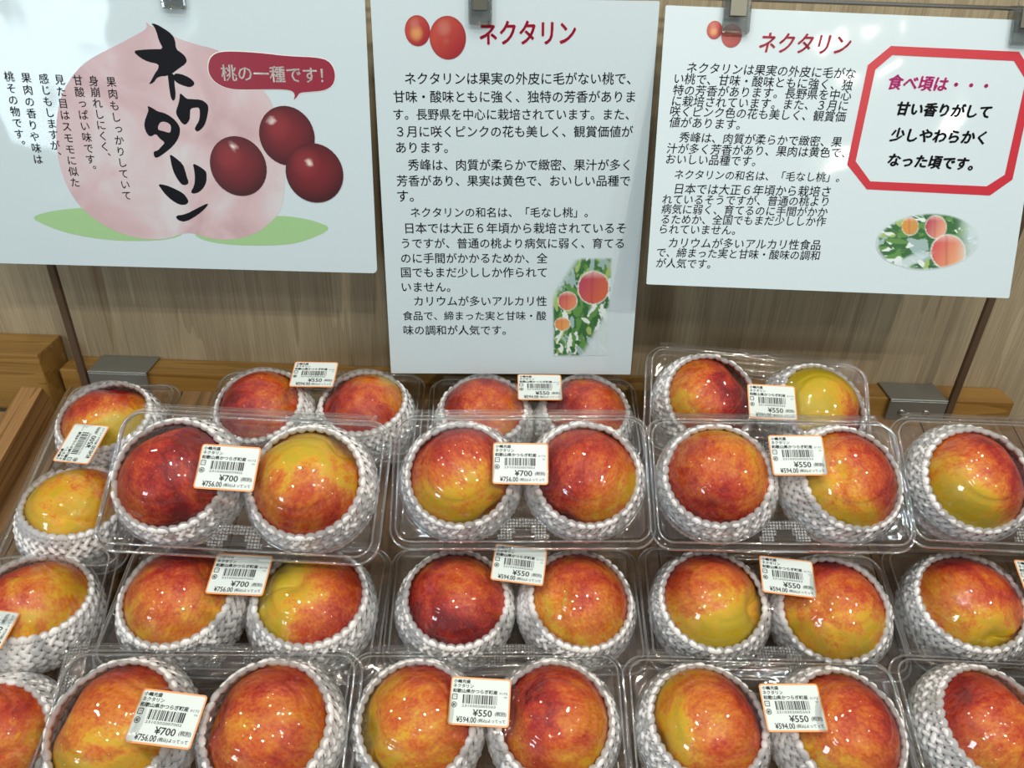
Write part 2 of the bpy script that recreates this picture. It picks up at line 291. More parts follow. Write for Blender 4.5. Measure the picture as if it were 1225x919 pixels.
ART = {
 'bubble': [(31.38, 51.37), (34.14, 58.0), (40.55, 61.84), (53.64, 62.59), (74.82, 61.79), (93.57, 60.07), (119.57, 59.82), (126.87, 55.85), (129.45, 48.22), (127.26, 40.39), (120.26, 36.19), (108.15, 35.0), (100.38, 34.14), (98.71, 31.39), (95.05, 28.13), (97.09, 32.25), (95.0, 35.8), (84.24, 36.44), (60.09, 35.4), (45.67, 35.5), (36.53, 39.31), (31.96, 44.76)],
 'pink': [(-11.77, 81.99), (-8.36, 78.48), (-5.41, 77.91), (1.25, 75.52), (11.05, 70.41), (25.8, 66.46), (39.58, 63.55), (48.53, 59.43), (61.81, 51.0), (72.15, 35.69), (78.49, 26.82), (81.82, 10.85), (83.76, -7.87), (83.75, -27.09), (81.9, -41.87), (77.97, -56.97), (69.43, -66.08), (55.49, -76.72), (36.76, -82.41), (21.16, -82.83), (11.11, -80.5), (1.18, -77.4), (-6.71, -78.39), (-20.35, -83.16), (-36.11, -84.37), (-56.29, -81.01), (-75.19, -71.2), (-88.24, -58.82), (-95.48, -44.0), (-98.05, -31.76), (-98.82, -17.27), (-96.12, 1.75), (-90.78, 18.1), (-83.83, 31.9), (-71.48, 45.59), (-58.98, 54.68), (-43.47, 61.58), (-22.93, 71.11), (-10.71, 76.94)],
 'leafa': [(-132.02, -68.35), (-117.33, -63.38), (-98.77, -60.36), (-77.96, -58.55), (-48.02, -62.82), (-13.92, -74.71), (-4.19, -78.84), (-20.51, -84.21), (-46.75, -85.96), (-75.23, -85.42), (-102.92, -80.96), (-119.78, -74.95)],
 'leafb': [(119.62, -70.63), (105.39, -65.13), (90.27, -62.22), (72.47, -61.17), (43.71, -66.76), (1.18, -77.4), (8.16, -83.18), (25.88, -86.62), (51.78, -87.23), (80.49, -85.67), (99.04, -80.74)],
 'ne1': [(-7.64, 80.52), (-3.98, 80.18), (2.02, 76.96), (6.64, 73.69), (8.89, 69.92), (8.63, 63.08), (11.8, 61.0), (14.73, 58.48), (16.01, 55.48), (14.41, 52.84), (9.22, 49.66), (5.04, 46.93), (2.94, 45.56), (-2.09, 43.68), (-5.91, 43.59), (-9.46, 42.18), (-11.86, 39.03), (-16.45, 37.14), (-13.49, 40.76), (-10.4, 45.24), (-7.0, 48.83), (-6.26, 52.34), (-13.83, 53.47), (-19.97, 56.36), (-24.65, 61.0), (-18.1, 62.01), (-8.6, 62.67), (-0.88, 62.85), (-3.5, 68.35), (-4.38, 74.7), (-5.65, 78.47)],
 'ne2': [(-0.4, 45.48), (4.84, 45.61), (3.8, 38.52), (3.84, 32.29), (2.99, 27.78), (1.21, 25.49), (-0.48, 27.7), (-0.7, 33.96), (-0.53, 40.19)],
 'ne3': [(4.39, 45.77), (9.6, 45.72), (15.9, 43.24), (19.29, 40.23), (19.27, 38.01), (15.84, 35.97), (11.2, 36.92), (6.67, 38.59), (3.71, 41.18)],
 'ku': [(7.14, 31.95), (9.26, 30.03), (11.79, 27.57), (15.62, 27.49), (23.27, 27.22), (27.25, 24.62), (28.09, 21.47), (26.6, 15.97), (24.42, 10.41), (21.98, 6.66), (17.11, 3.02), (15.09, 4.64), (15.44, 6.5), (19.19, 11.2), (20.58, 15.82), (21.03, 21.29), (17.67, 21.39), (13.67, 20.39), (12.85, 16.54), (12.01, 11.94), (8.04, 7.89), (5.35, 9.48), (3.81, 12.2), (1.91, 15.82), (2.38, 19.02), (4.36, 22.7), (5.85, 26.35)],
 'ta': [(-19.89, 21.65), (-16.69, 20.55), (-12.33, 17.56), (-8.08, 16.94), (-3.57, 14.77), (0.75, 11.21), (3.07, 7.12), (3.35, 4.35), (1.99, -0.34), (-1.15, -5.09), (-6.28, -9.93), (-11.8, -13.85), (-18.33, -17.82), (-20.66, -16.93), (-20.48, -12.65), (-16.95, -12.09), (-13.47, -8.69), (-10.08, -5.79), (-14.0, -2.6), (-16.56, 1.06), (-20.69, -1.56), (-23.38, -0.04), (-24.93, 5.49), (-23.98, 10.13), (-20.85, 15.71), (-19.44, 18.48)],
 'tahole': [(-14.75, 3.9), (-12.76, 8.57), (-10.07, 10.29), (-5.79, 9.66), (-3.5, 7.42), (-3.89, 4.17), (-5.06, 1.54), (-10.2, 3.08)],
 'ri1': [(-7.75, -14.51), (-4.3, -16.51), (1.82, -22.09), (2.99, -27.83), (3.44, -31.69), (4.39, -35.55), (3.55, -38.02), (-0.57, -38.81), (-3.2, -36.24), (-6.28, -30.0), (-7.42, -24.24), (-7.76, -18.51)],
 'ri2': [(9.68, -21.12), (14.55, -23.2), (19.52, -26.92), (19.9, -29.33), (19.14, -35.17), (16.28, -40.14), (11.73, -44.19), (6.52, -45.51), (5.04, -43.87), (8.37, -39.36), (9.98, -33.46), (10.31, -26.68)],
 'n1': [(-21.0, -38.16), (-14.62, -38.98), (-7.98, -41.55), (-1.46, -45.02), (1.08, -48.42), (2.37, -52.16), (-0.8, -54.63), (-5.85, -54.56), (-11.42, -51.22), (-15.81, -46.88), (-18.67, -42.52)],
 'n2': [(18.65, -52.24), (16.37, -56.07), (8.35, -62.6), (-2.76, -68.76), (-8.99, -67.39), (-10.49, -63.61), (-1.86, -62.37), (9.14, -56.76)],
 'plums': [(46.45, -22.71, 91, 95), (87.84, 1.67, 88, 92), (107.56, -26.48, 93, 95)],
 'plumr': [(69.23, -22.13), (43.77, -46.09)],
 'oct_o': [(26.68, 81.75), (124.13, 81.39), (139.06, 63.99), (133.69, -12.11), (117.92, -24.76), (21.1, -23.79), (3.66, -5.81), (10.79, 67.4)],
 'oct_i': [(28.59, 75.28), (121.23, 74.71), (132.44, 61.32), (127.25, -8.57), (114.26, -17.92), (23.16, -17.64), (9.98, -3.06), (16.91, 64.34)],
 'pic2': [(32.58, -43.56), (85.07, -43.14), (87.13, -134.47), (36.95, -134.78)],
 'pic2_fruit': [(49.87, -80.38), (57.61, -80.32), (71.52, -71.65), (84.73, -71.55), (46.61, -101.92), (52.99, -101.88)],
 'top2': [(-73.71, 129.1), (-64.19, 129.21), (-50.95, 124.49), (-37.18, 124.65), (-91.06, 104.94), (-31.02, 105.61)],
 'top3': [(-107.54, 87.74), (-101.71, 87.97), (-94.34, 84.31), (-86.63, 84.61)],
 'pic3': [(28.73, -37.85), (112.61, -34.62), (120.29, -86.07), (35.11, -89.34)],
 'pic3_fruit': [(58.79, -50.53), (65.23, -50.28), (79.04, -50.17), (86.78, -49.88), (91.24, -69.19), (103.78, -68.71)],
 'clip1': (12.64, 93.4),
 'clip2': (-25.96, 144.92),
 'clip3': (-92.49, 97.76),
 'clip4': (123.03, 100.31),
}
BOXES = {  # origin rel. to camera point, yaw, extra tilt, scale, sticker x, y, turn, price
 '1A': ((-0.1751, 0.5898, -0.4303), 1.4, 0, 1, 0.0009, 0.0190, 0.0, 550),
 '1B': ((0.0211, 0.5919, -0.4296), 2.6, 0, 1, 0.0037, 0.0098, -0.7, 550),
 '1C': ((0.2126, 0.5938, -0.3933), -3.9, 20, 1.02, 0.0012, -0.0061, 2.7, 550),
 '2A': ((-0.1897, 0.4693, -0.3953), -1.2, 20, 1.06, -0.0019, 0.0022, -0.7, 700),
 '2B': ((0.0105, 0.487, -0.3961), 2.1, 20, 1.02, -0.0024, 0.0031, -1.2, 700),
 '2C': ((0.2019, 0.4907, -0.3957), 1.3, 18, 1.02, 0.0044, 0.0106, 0.8, 550),
 '2D': ((0.3919, 0.4969, -0.3937), -0.3, 18, 1.02, 0.0238, 0.0098, 0.7, 550),
 '3A': ((-0.188, 0.4135, -0.4869), -0.2, 0, 1.05, 0.0001, 0.0076, -0.5, 700),
 '3B': ((0.0085, 0.4214, -0.4844), 2.1, 0, 1, 0.0019, 0.0180, -7.7, 550),
 '3C': ((0.1988, 0.4263, -0.4828), -0.3, 0, 1, 0.0057, 0.0101, -5.1, 550),
 '3D': ((0.3908, 0.4318, -0.481), -0.3, 0, 1, 0.0037, 0.0085, -4.0, 550),
 '4A': ((-0.1943, 0.3253, -0.5025), 1.9, 3, 1.06, -0.0078, -0.0010, -6.4, 700),
 '4B': ((-0.0095, 0.3393, -0.5054), 1.9, 3, 1, -0.0037, 0.0064, -3.2, 550),
 '4C': ((0.1796, 0.3414, -0.5047), 0.6, 3, 1, 0.0069, 0.0072, 1.4, 550),
 '4D': ((0.3669, 0.3464, -0.5031), -0.7, 3, 1, 0.0071, 0.0069, 1.0, 550),
 'L1': ((-0.347, 0.5251, -0.4511), 93.6, 0, 1, 0.0028, -0.0014, -7.6, 500),
 'L2': ((-0.3349, 0.363, -0.5031), 98.9, 0, 1, 0.0129, 0.0099, -13.8, 500),
}
# ================================================================ the setting
SL = R(17.8)                                   # slope of the display table
SHELF = Matrix.Translation(EYE) @ Matrix.Rotation(SL, 4, 'X') @ Matrix.Translation((0, 0, -0.59))
wall = structure('wall_back', box_mesh('wall_back', -5.0, 5.0, 0.68, 0.72, -1.40, 1.2, 0), M['panel']); wall.location = EYE
flo = structure('floor', box_mesh('floor', -5.0, 5.0, -6.0, 0.72, -0.04, 0.0, 0), M['floor'])

# display table: planks and side rails under one root
table = tag(empty('display_table', SHELF), 'sloping pine display table that carries all the fruit packs', 'table')
rnd = random.Random(4)
xs = [-0.445, -0.421] + [-0.421 + 0.092*i for i in range(1, 11)] + [0.52]
for i in range(len(xs)-1):
    me = box_mesh('plank', xs[i]+0.0006, xs[i+1]-0.0006, -0.16, 0.497, -0.016, rnd.uniform(-0.0006, 0.0004), 0.0012)
    link('plank', me, M['shelf'], table)
for x0, x1 in ((-0.467, -0.4455), (0.521, 0.543)):
    link('side_rail', box_mesh('side_rail', x0, x1, -0.16, 0.468, -0.03, 0.029, 0.0015), M['rail'], table)
link('front_rail', box_mesh('front_rail', -0.467, 0.543, -0.182, -0.161, -0.03, 0.012, 0.0015), M['batten'], table)
inv = SHELF.inverted()
for lx in (-0.44, 0.515):
    for ly in (0.03, 0.60):
        p = inv @ W(lx, ly, -0.5)
        top = (SHELF @ Vector((lx, p.y, -0.017))).z
        lg = link('leg', box_mesh('leg', lx-0.02, lx+0.02, ly-0.02, ly+0.02, 0.0, top-0.012, 0.0015), M['rail'], None); lg.parent = table; lg.matrix_parent_inverse = inv
# next table to the left: its planks, seen past the side rail
tb2 = tag(empty('neighbour_table', SHELF), 'next wooden display table beside the near side rail, mostly out of frame', 'table')
for i in range(3): link('plank', box_mesh('plank', -0.60+0.044*i, -0.557+0.044*i, -0.16, 0.46, -0.016, 0.0, 0.001), M['shelf'], tb2)

def timber(name, x0, x1, z0, z1, y0, y1, label, m='batten', bev=0.0015):
    o = link(name, box_mesh(name, x0, x1, y0, y1, z0, z1, bev), M[m]); o.location = EYE; tag(o, label, 'timber'); return o
timber('batten', -0.4475, 0.497, -0.4215, -0.391, 0.651, 0.6795, 'long yellow pine batten along the foot of the wall behind the packs')
timber('end_timber', -0.80, -0.4545, -0.430, -0.3675, 0.637, 0.6795, 'thick worn timber block beside the batten and above the side rail')

# poster stand: two uprights on steel brackets, one thin rail
def upright(x, z1, label):
    o = link('upright', box_mesh('upright', -0.0032, 0.0032, -0.0022, 0.0022, 0, z1+0.410, 0.0006), M['bronze']); o.location = W(x, 0.6465, -0.410); return o
stand = tag(empty('poster_stand', Matrix.Translation(W(0, 0.647, -0.41))), 'thin dark metal stand with two uprights and a chrome rail holding the posters', 'stand')
for x in (-0.4215, 0.432):
    o = link('upright', box_mesh('upright', x-0.0032, x+0.0032, -0.003, 0.0015, 0.004, 0.50, 0.0006), M['bronze'], stand)
for z, r in ((0.3665, 0.0016), (0.3745, 0.0011)):
    link('rail', tube('rail', [(-0.60, 0.001, z), (0.60, 0.001, z)], r), M['chrome'], stand)
def bracket(x0, x1, label):
    e = tag(empty('bracket', Matrix.Translation(W((x0+x1)/2, 0.65, -0.391))), label, 'bracket'); w = (x1-x0)/2
    bm = bmesh.new()
    for a in ((-w, w, -0.0045, 0.029, 0.0005, 0.0025), (-w, w, -0.0045, -0.0022, -0.030, 0.0005)):
        r_ = bmesh.ops.create_cube(bm, size=1)
        for v in r_['verts']: v.co = Vector(((a[0]+a[1])/2 + v.co.x*(a[1]-a[0]), (a[2]+a[3])/2 + v.co.y*(a[3]-a[2]), (a[4]+a[5])/2 + v.co.z*(a[5]-a[4])))
    bmesh.ops.bevel(bm, geom=bm.edges[:], offset=0.0006, segments=1, affect='EDGES')
    link('plate', bm_mesh('plate', bm), M['steel'], e)
    for sx in (-0.5, 0.35):
        bm = bmesh.new(); bmesh.ops.create_cone(bm, segments=14, radius1=0.0042, radius2=0.003, depth=0.0016, cap_ends=True)
        for v in bm.verts: v.co = Vector((v.co.x + sx*w, -0.0052 - v.co.z, v.co.y - 0.0125))
        s_ = link('screw', bm_mesh('screw', bm, True), M['screw'], e)
        link('screw_slot', box_mesh('screw_slot', sx*w-0.0022, sx*w+0.0022, -0.0064, -0.0059, -0.0129, -0.0121, 0), M['ink'], s_)
bracket(-0.417, -0.359, 'grey steel bracket with two screws hooked over the batten near the side rail')
bracket(0.372, 0.429, 'dark steel bracket over the batten, behind the packs under the red framed poster')

# ================================================================ posters
def frame(c, cols):
    m = Matrix.Identity(4)
    for i in range(3):
        for j in range(3): m[i][j] = cols[i][j]
    m.translation = W(*c); return m
PM = {1: frame((-0.27297, 0.62086, -0.1523), [[0.99997, 0, -0.00827], [0.00115, 0.99027, 0.13917], [0.00819, -0.13917, 0.99023]]),
      2: frame((-0.00432, 0.61973, -0.19835), [[0.99943, -0.0268, -0.02068], [0.02926, 0.99119, 0.1292], [0.01704, -0.12974, 0.9914]]),
      3: frame((0.25008, 0.60573, -0.14709), [[0.99995, -0.00886, 0.00408], [0.00687, 0.93655, 0.35047], [-0.00693, -0.35042, 0.93657]])}
def sheet(name, x0, x1, z0, z1, t, parent, m, rc=0.004, bend=None):
    """A laminated sheet with rounded corners, t thick, front at y = 0."""
    pts = []
    for cx, cz, a0 in ((x1-rc, z1-rc, 0), (x0+rc, z1-rc, 90), (x0+rc, z0+rc, 180), (x1-rc, z0+rc, 270)):
        for k in range(5): a = R(a0+k*22.5); pts.append((cx+rc*math.cos(a), cz+rc*math.sin(a)))
    n = len(pts); V = [(a, 0, b) for a, b in pts] + [(a, t, b) for a, b in pts]
    F = [tuple(range(n))[::-1], tuple(range(n, 2*n))] + [(i, (i+1) % n, n+(i+1) % n, n+i) for i in range(n)]
    return link(name, pyd(name, V, F), m, parent)
def mm(p): return (p[0]/1000, p[1]/1000)
def disc_print(name, items, parent, y):
    """Printed round fruit: a fan of rings with colours that run as in the printed photograph."""
    V, F, C = [], [], []
    for (cx, cz, rx, rz, cols, hx, hz) in items:
        nr, ns = 9, 36; b0 = len(V); V.append((cx, y, cz)); C.append(cols(0, 0))
        for i in range(1, nr+1):
            for k in range(ns):
                a = 2*math.pi*k/ns; q = i/nr; V.append((cx+rx*q*math.cos(a), y, cz+rz*q*math.sin(a))); C.append(cols(q*math.cos(a), q*math.sin(a)))
        for k in range(ns): F.append((b0, b0+1+k, b0+1+(k+1) % ns))
        for i in range(nr-1):
            for k in range(ns):
                a = b0+1+i*ns; F.append((a+k, a+ns+k, a+ns+(k+1) % ns, a+(k+1) % ns))
        y -= 0.00004
    me = pyd(name, V, F); ca = me.color_attributes.new('Col', 'FLOAT_COLOR', 'POINT')
    for i, c in enumerate(C): ca.data[i].color = (*c, 1)
    return link(name, me, M['print'], parent)
def lerp(a, b, t): t = max(0, min(1, t)); return tuple(x+(y-x)*t for x, y in zip(a, b))
def photo_print(name, corners, nx, nz, fn, parent, y):
    """A printed photograph as a fine grid of coloured points; fn(u, v) -> colour, or None where the paper shows."""
    tl, tr, br, bl = [Vector(mm(c)) for c in corners]; V, C = [], []
    for j in range(nz+1):
        for i in range(nx+1):
            u, v = i/nx, j/nz; p = (tl*(1-u)+tr*u)*(1-v) + (bl*(1-u)+br*u)*v; V.append((p.x, y, p.y)); C.append(fn(u, v))
    F = [(j*(nx+1)+i, j*(nx+1)+i+1, (j+1)*(nx+1)+i+1, (j+1)*(nx+1)+i) for j in range(nz) for i in range(nx)]
    F = [f for f in F if all(C[k] is not None for k in f)]
    me = pyd(name, V, F); ca = me.color_attributes.new('Col', 'FLOAT_COLOR', 'POINT')
    for i, c in enumerate(C): ca.data[i].color = (*(c or PAPER), 1)
    return link(name, me, M['print'], parent)

# --- poster 1: landscape, big brush lettering over a pink peach
p1 = tag(empty('poster', PM[1]), 'landscape poster with black brush lettering over a pale pink peach and three plums', 'poster', 'laminated posters on the rail')
sheet('laminate_sheet', -0.1895, 0.1545, -0.108, 0.108, 0.0007, p1, M['paper'])
for nm, key, m_, y in (('printed_leaf', 'leafa', 'leafink', -0.0001), ('printed_leaf', 'leafb', 'leafink', -0.0001), ('printed_peach', 'pink', 'pink', -0.00016), ('speech_bubble', 'bubble', 'bubble', -0.00028)):
    P = Print(); P.round([mm(q) for q in ART[key]]); P.build(nm, M[m_], p1, y)
P = Print(); c = ART['bubble']; cx = sum(q[0] for q in c)/len(c); cz = sum(q[1] for q in c)/len(c)
P.round([mm((cx+(a-cx)*1.012, cz+(b-cz)*1.035)) for a, b in c]); P.build('bubble_outline', M['whiteink'], p1, -0.00022)
P = Print()
for k in ('ne1', 'ne2', 'ne3', 'ku', 'ta', 'ri1', 'ri2', 'n1', 'n2'): P.round([mm(q) for q in ART[k]], 1)
P.build('brush_lettering', M['brush'], p1, -0.00030)
P = Print(); P.round([mm(q) for q in ART['tahole']]); P.build('printed_peach', M['pink'], p1, -0.00034)
P = Print()
for s_, a, b in VTEXT:
    n = len(s_)
    for i, ch in enumerate(s_):
        t = i/(n-1); c = mm((a[0]+(b[0]-a[0])*t, a[1]+(b[1]-a[1])*t)); sh = ch in '、。'; sm = ch in 'っ'
        P.char(ch, c, 0.0080, 0.004, dx=0.62 if sh else (0.1 if sm else 0), dz=0.55 if sh else (0.06 if sm else 0))
P.build('vertical_text', M['ink'], p1, -0.00036)
P = Print()
for k, st, s_, a, b in TEXT:
    if k == 1: P.line(s_, mm(a), mm(b), 0.010)
P.build('bubble_text', M['whiteink'], p1, -0.00040)
ps = ART['plumr'][0][0]-ART['plums'][0][0]; ps /= 91*1000
pz = (ART['plums'][0][1]-ART['plumr'][1][1])/95/1000
def plum_col(hx, hz):
    def f(x, z):
        r = x*x+z*z; c = lerp((0.17, 0.010, 0.016), (0.055, 0.003, 0.006), (r-0.1)*0.9 + max(0, -z*0.45+x*0.15))
        c = lerp(c, (0.27, 0.025, 0.03), max(0, 0.7-((x+0.3)**2+(z-0.35)**2)*2.2))
        h = (x-hx)**2+(z-hz)**2; c = lerp(c, (0.85, 0.72, 0.70), 1.1-h*70); return c
    return f
its = [(x/1000, z/1000, rx*ps, rz*pz, plum_col(hx, hz), 0, 0) for (x, z, rx, rz), (hx, hz) in zip(ART['plums'], ((-0.1, 0.66), (-0.5, 0.5), (-0.15, 0.35)))]
disc_print('printed_plums', [its[1], its[0], its[2]], p1, -0.00045)
# --- poster 2: portrait
p2 = tag(empty('poster', PM[2]), 'portrait poster full of black text with a red heading and an orchard photograph', 'poster', 'laminated posters on the rail')
sheet('laminate_sheet', -0.108, 0.108, -0.1515, 0.1515, 0.0007, p2, M['paper'], 0.0012)
p3 = tag(empty('poster', PM[3]), 'landscape poster with slanted small text beside a red eight sided frame', 'poster', 'laminated posters on the rail')
sheet('laminate_sheet', -0.1455, 0.1455, -0.10375, 0.10375, 0.0007, p3, M['paper'], 0.0012)
STY = {'b': ('body_text', 'ink', 0.007, 0.0), 't': ('heading', 'crimson', 0.028, 0.0), 'i': ('body_text', 'ink', 0.006, 0.12), 'T': ('heading', 'crimson', 0.025, 0.2), 'm': ('frame_heading', 'magenta', 0.042, 0.18), 'k': ('frame_text', 'brush', 0.045, 0.18)}
for k, par in ((2, p2), (3, p3)):
    for sty, (nm, m_, bold, shear) in STY.items():
        P = Print()
        for kk, st, s_, a, b in TEXT:
            if kk == k and st == sty: P.line(s_, mm(a), mm(b), bold, shear, asp=1.25 if sty == 't' else (1.15 if sty == 'T' else 1.0))
        if P.v: P.build(nm, M[m_], par, -0.0002)
P = Print(); o_, i_ = [mm(q) for q in ART['oct_o']], [mm(q) for q in ART['oct_i']]
for i in range(8): P.poly([o_[i], o_[(i+1) % 8], i_[(i+1) % 8], i_[i]])
P.build('red_frame', M['redframe'], p3, -0.0002)
def red_fruit(a, b, yel):
    def f(x, z):
        c = lerp((0.46, 0.06, 0.04), (0.32, 0.012, 0.02), x*0.5-z*0.5+0.4); c = lerp(c, (0.72, 0.38, 0.12), yel-((x+0.1)**2+(z+0.15)**2)*2.2)
        c = lerp(c, (0.50, 0.16, 0.13), 0.8-((x+0.2)**2+(z-0.45)**2)*4); return lerp(c, (0.25, 0.02, 0.02), (x*x+z*z-0.72)*1.6)
    return f
for key, par in (('top2', p2), ('top3', p3)):
    q = [mm(c) for c in ART[key]]; r1 = q[1][0]-q[0][0]; r2 = q[3][0]-q[2][0]
    disc_print('printed_fruit', [(q[0][0], q[0][1], r1, r1*1.12, red_fruit(0, 0, 0.75), 0, 0), (q[2][0], q[2][1], r2, r2*1.1, red_fruit(0, 0, 0.1), 0, 0)], par, -0.0003)
# orchard photographs
def orchard(fruits, mask, seed):
    rr = random.Random(seed); blobs = []
    for i in range(260):
        a = rr.uniform(0, math.pi); g = rr.random()
        col = (0.03, 0.13, 0.035) if g < 0.36 else (0.10, 0.26, 0.06) if g < 0.60 else (0.32, 0.46, 0.14) if g < 0.72 else (0.30, 0.44, 0.44) if g < 0.88 else (0.68, 0.78, 0.76)
        blobs.append((rr.random(), rr.random(), math.cos(a), math.sin(a), rr.uniform(0.04, 0.12), rr.uniform(0.018, 0.045), col))
    def f(u, v):
        al = mask(u, v)
        if al <= 0.02: return None
        c = (0.05, 0.16, 0.05)
        for bx, by, ca, sa, l_, w_, col in blobs:
            dx, dy = u-bx, v-by
            if ((dx*ca+dy*sa)/l_)**2 + ((-dx*sa+dy*ca)/w_)**2 < 1: c = col
        for fx, fy, fr, fz, ca_, cb_ in fruits:
            x, z = (u-fx)/fr, (v-fy)/fz; q = x*x+z*z
            if q < 1.25: c = lerp((0.70, 0.78, 0.74), c, (q-1.0)*4)
            if q < 1: c = lerp(lerp(ca_, cb_, 0.5+x*0.55+z*0.3), (0.75, 0.55, 0.52), (-z-0.55)*1.6); c = lerp(c, (0.30, 0.02, 0.04), 0.35-abs(x+0.1)*2.5)
        return lerp(PAPER, c, al)
    return f
def sm(x, a, b): t = max(0, min(1, (x-a)/(b-a))); return t*t*(3-2*t)
def mask2(u, v):
    e = min(sm(u, 0, 0.05), sm(1-u, 0, 0.05), sm(v, 0, 0.04), sm(1-v, 0, 0.03))
    cut = sm(u*0.9+v*1.0, 0.34, 0.50); lo = 1-sm((u-0.55)*1.1 + (v-0.66)*1.0, 0.22, 0.36)*0.9
    return e*cut*lo
RED_A, RED_B = (0.42, 0.06, 0.10), (0.58, 0.13, 0.06)
photo_print('orchard_photograph', ART['pic2'], 80, 130, orchard([(0.70, 0.30, 0.25, 0.155, RED_A, RED_B), (0.27, 0.43, 0.155, 0.09, (0.50, 0.10, 0.10), (0.66, 0.24, 0.12)), (0.18, 0.66, 0.13, 0.065, (0.62, 0.24, 0.06), (0.66, 0.34, 0.12))], mask2, 3), p2, -0.0003)
def mask3(u, v):
    x, y = (u-0.5)/0.5, (v-0.5)/0.5; ca, sa = math.cos(-0.28), math.sin(-0.28); a, b = x*ca-y*sa*-1, -x*sa+y*ca
    e = 1-sm((a/1.0)**2+(b/0.86)**2, 0.80, 1.0); fade = 1-0.8*sm(u, 0.74, 0.92)*1.0
    gap = 1-0.85*(1-sm(abs((u-0.32)*0.8+(v-0.80)*0.9), 0.05, 0.10))*sm(v, 0.6, 0.75)*(1-sm(u, 0.5, 0.6)); return e*fade*gap
photo_print('orchard_photograph', ART['pic3'], 110, 80, orchard([(0.335, 0.27, 0.075, 0.13, (0.62, 0.26, 0.05), (0.52, 0.28, 0.08)), (0.575, 0.28, 0.095, 0.165, RED_A, (0.70, 0.34, 0.22)), (0.69, 0.655, 0.155, 0.25, (0.58, 0.10, 0.10), (0.70, 0.36, 0.18))], mask3, 8), p3, -0.0003)

# clips
def clip(pm, c, label, s=1.0):
    e = tag(empty('clip', pm @ Matrix.Translation((c[0], 0, c[1]))), label, 'clip', 'clear clips on the poster rail')
    link('jaw', box_mesh('jaw', -0.0088*s, 0.0088*s, -0.0060, -0.0006, -0.0095*s, 0.013*s, 0.0026, 3), M['clip'], e)
    link('rear_jaw', box_mesh('rear_jaw', -0.0088*s, 0.0088*s, 0.0012, 0.0055, -0.0085*s, 0.016*s, 0.0015, 2), M['clip'], e)
    link('spring_plate', box_mesh('spring_plate', -0.0055*s, 0.0055*s, -0.0072, -0.0058, 0.0002, 0.0128*s, 0.0004, 1), M['spring'], e)
    link('hook', tube('hook', [(0, 0.004, 0.010*s), (0, 0.008, 0.018*s), (0, 0.011, 0.026*s), (0, 0.006, 0.030*s), (0, 0.002, 0.026*s)], 0.0016), M['clip'], e)
clip(PM[1], (0.0126, 0.1000), 'smoky clip gripping the top of the brush lettering poster')
clip(PM[2], (-0.0262, 0.1430), 'smoky clip gripping the top of the portrait poster')
clip(PM[3], (-0.0925, 0.0960), 'smoky clip over the small printed fruit of the poster with the red frame', 1.15)
clip(PM[3], (0.1245, 0.0960), 'smoky clip beside the corner of the red eight sided frame', 1.15)

# ================================================================ fruit packs
def sdf_rr(x, y, hx, hy, r):
    qx, qy = abs(x)-hx+r, abs(y)-hy+r
    return math.hypot(max(qx, 0), max(qy, 0)) + min(max(qx, qy), 0) - r
HX, HY, RC, DX, DR, Z0 = 0.0955, 0.0500, 0.016, 0.0450, 0.0452, 0.050
def sst(x, a, b): t = max(0.0, min(1.0, (x-a)/(b-a))); return t*t*(3-2*t)
def lid_z(x, y):
    d = -sdf_rr(x, y, HX, HY, RC)
    z = 0.0036*math.exp(-((d-0.0052)/0.0014)**2) - 0.0045*(1-sst(d, 0.0, 0.0018))
    b = 0
    for s in (-1, 1):
        r = math.hypot(x-s*DX, y); q = r/DR
        if q < 1: h = 0.0405*(1-q**3.0)**0.95 + 0.0008*(1-sst(r, 0.0208, 0.0226)) - 0.0005*math.exp(-((r-0.0228)/0.0012)**2) + 0.0003*math.exp(-((r-0.034)/0.0012)**2); b = max(b, h)
        elif q < 1.06: b = max(b, 0.0)
    w = 1-sst(abs(y), 0.014, 0.030)
    if abs(x) < 0.032: b = max(b, 0.0322*w*(1-sst(abs(x), 0.021, 0.032)))
    return Z0 + z + b
def tray_z(x, y):
    d = -sdf_rr(x, y, HX, HY, RC); z = Z0-0.0012 - 0.0065*(1-sst(d, 0.0, 0.0015)) + 0.0025*math.exp(-((d-0.0052)/0.0016)**2)
    b = 0
    for s in (-1, 1):
        px, py = x-s*DX, y; r = math.hypot(px, py); q = r/(DR-0.0006)
        if q < 1:
            a = math.atan2(py, px); b = max(b, 0.0480*(1-q**5)**0.75 - 0.0008*math.cos(28*a)*sst(q, 0.55, 0.7)*(1-sst(q, 0.93, 0.99)))
    if b < 0.016: b = max(b, 0.016*(1-sst(abs(x), 0.012, 0.030))*(1-sst(abs(y), 0.022, 0.036)))
    return z - b
def sheetmesh(name, fn, nx, ny):
    V = []
    for j in range(ny+1):
        for i in range(nx+1):
            x, y = -HX+2*HX*i/nx, -HY+2*HY*j/ny; sd = sdf_rr(x, y, HX, HY, RC)
            if sd > 0:
                cx = math.copysign(HX-RC, x); cy = math.copysign(HY-RC, y); v = Vector((x-cx, y-cy)).normalized()*RC; x, y = cx+v.x, cy+v.y
            V.append((x, y, fn(x, y)))
    F = [(j*(nx+1)+i, j*(nx+1)+i+1, (j+1)*(nx+1)+i+1, (j+1)*(nx+1)+i) for j in range(ny) for i in range(nx)]
    return pyd(name, V, F, True)
LID = sheetmesh('lid', lid_z, 210, 110); TRAY = sheetmesh('tray', tray_z, 170, 90)
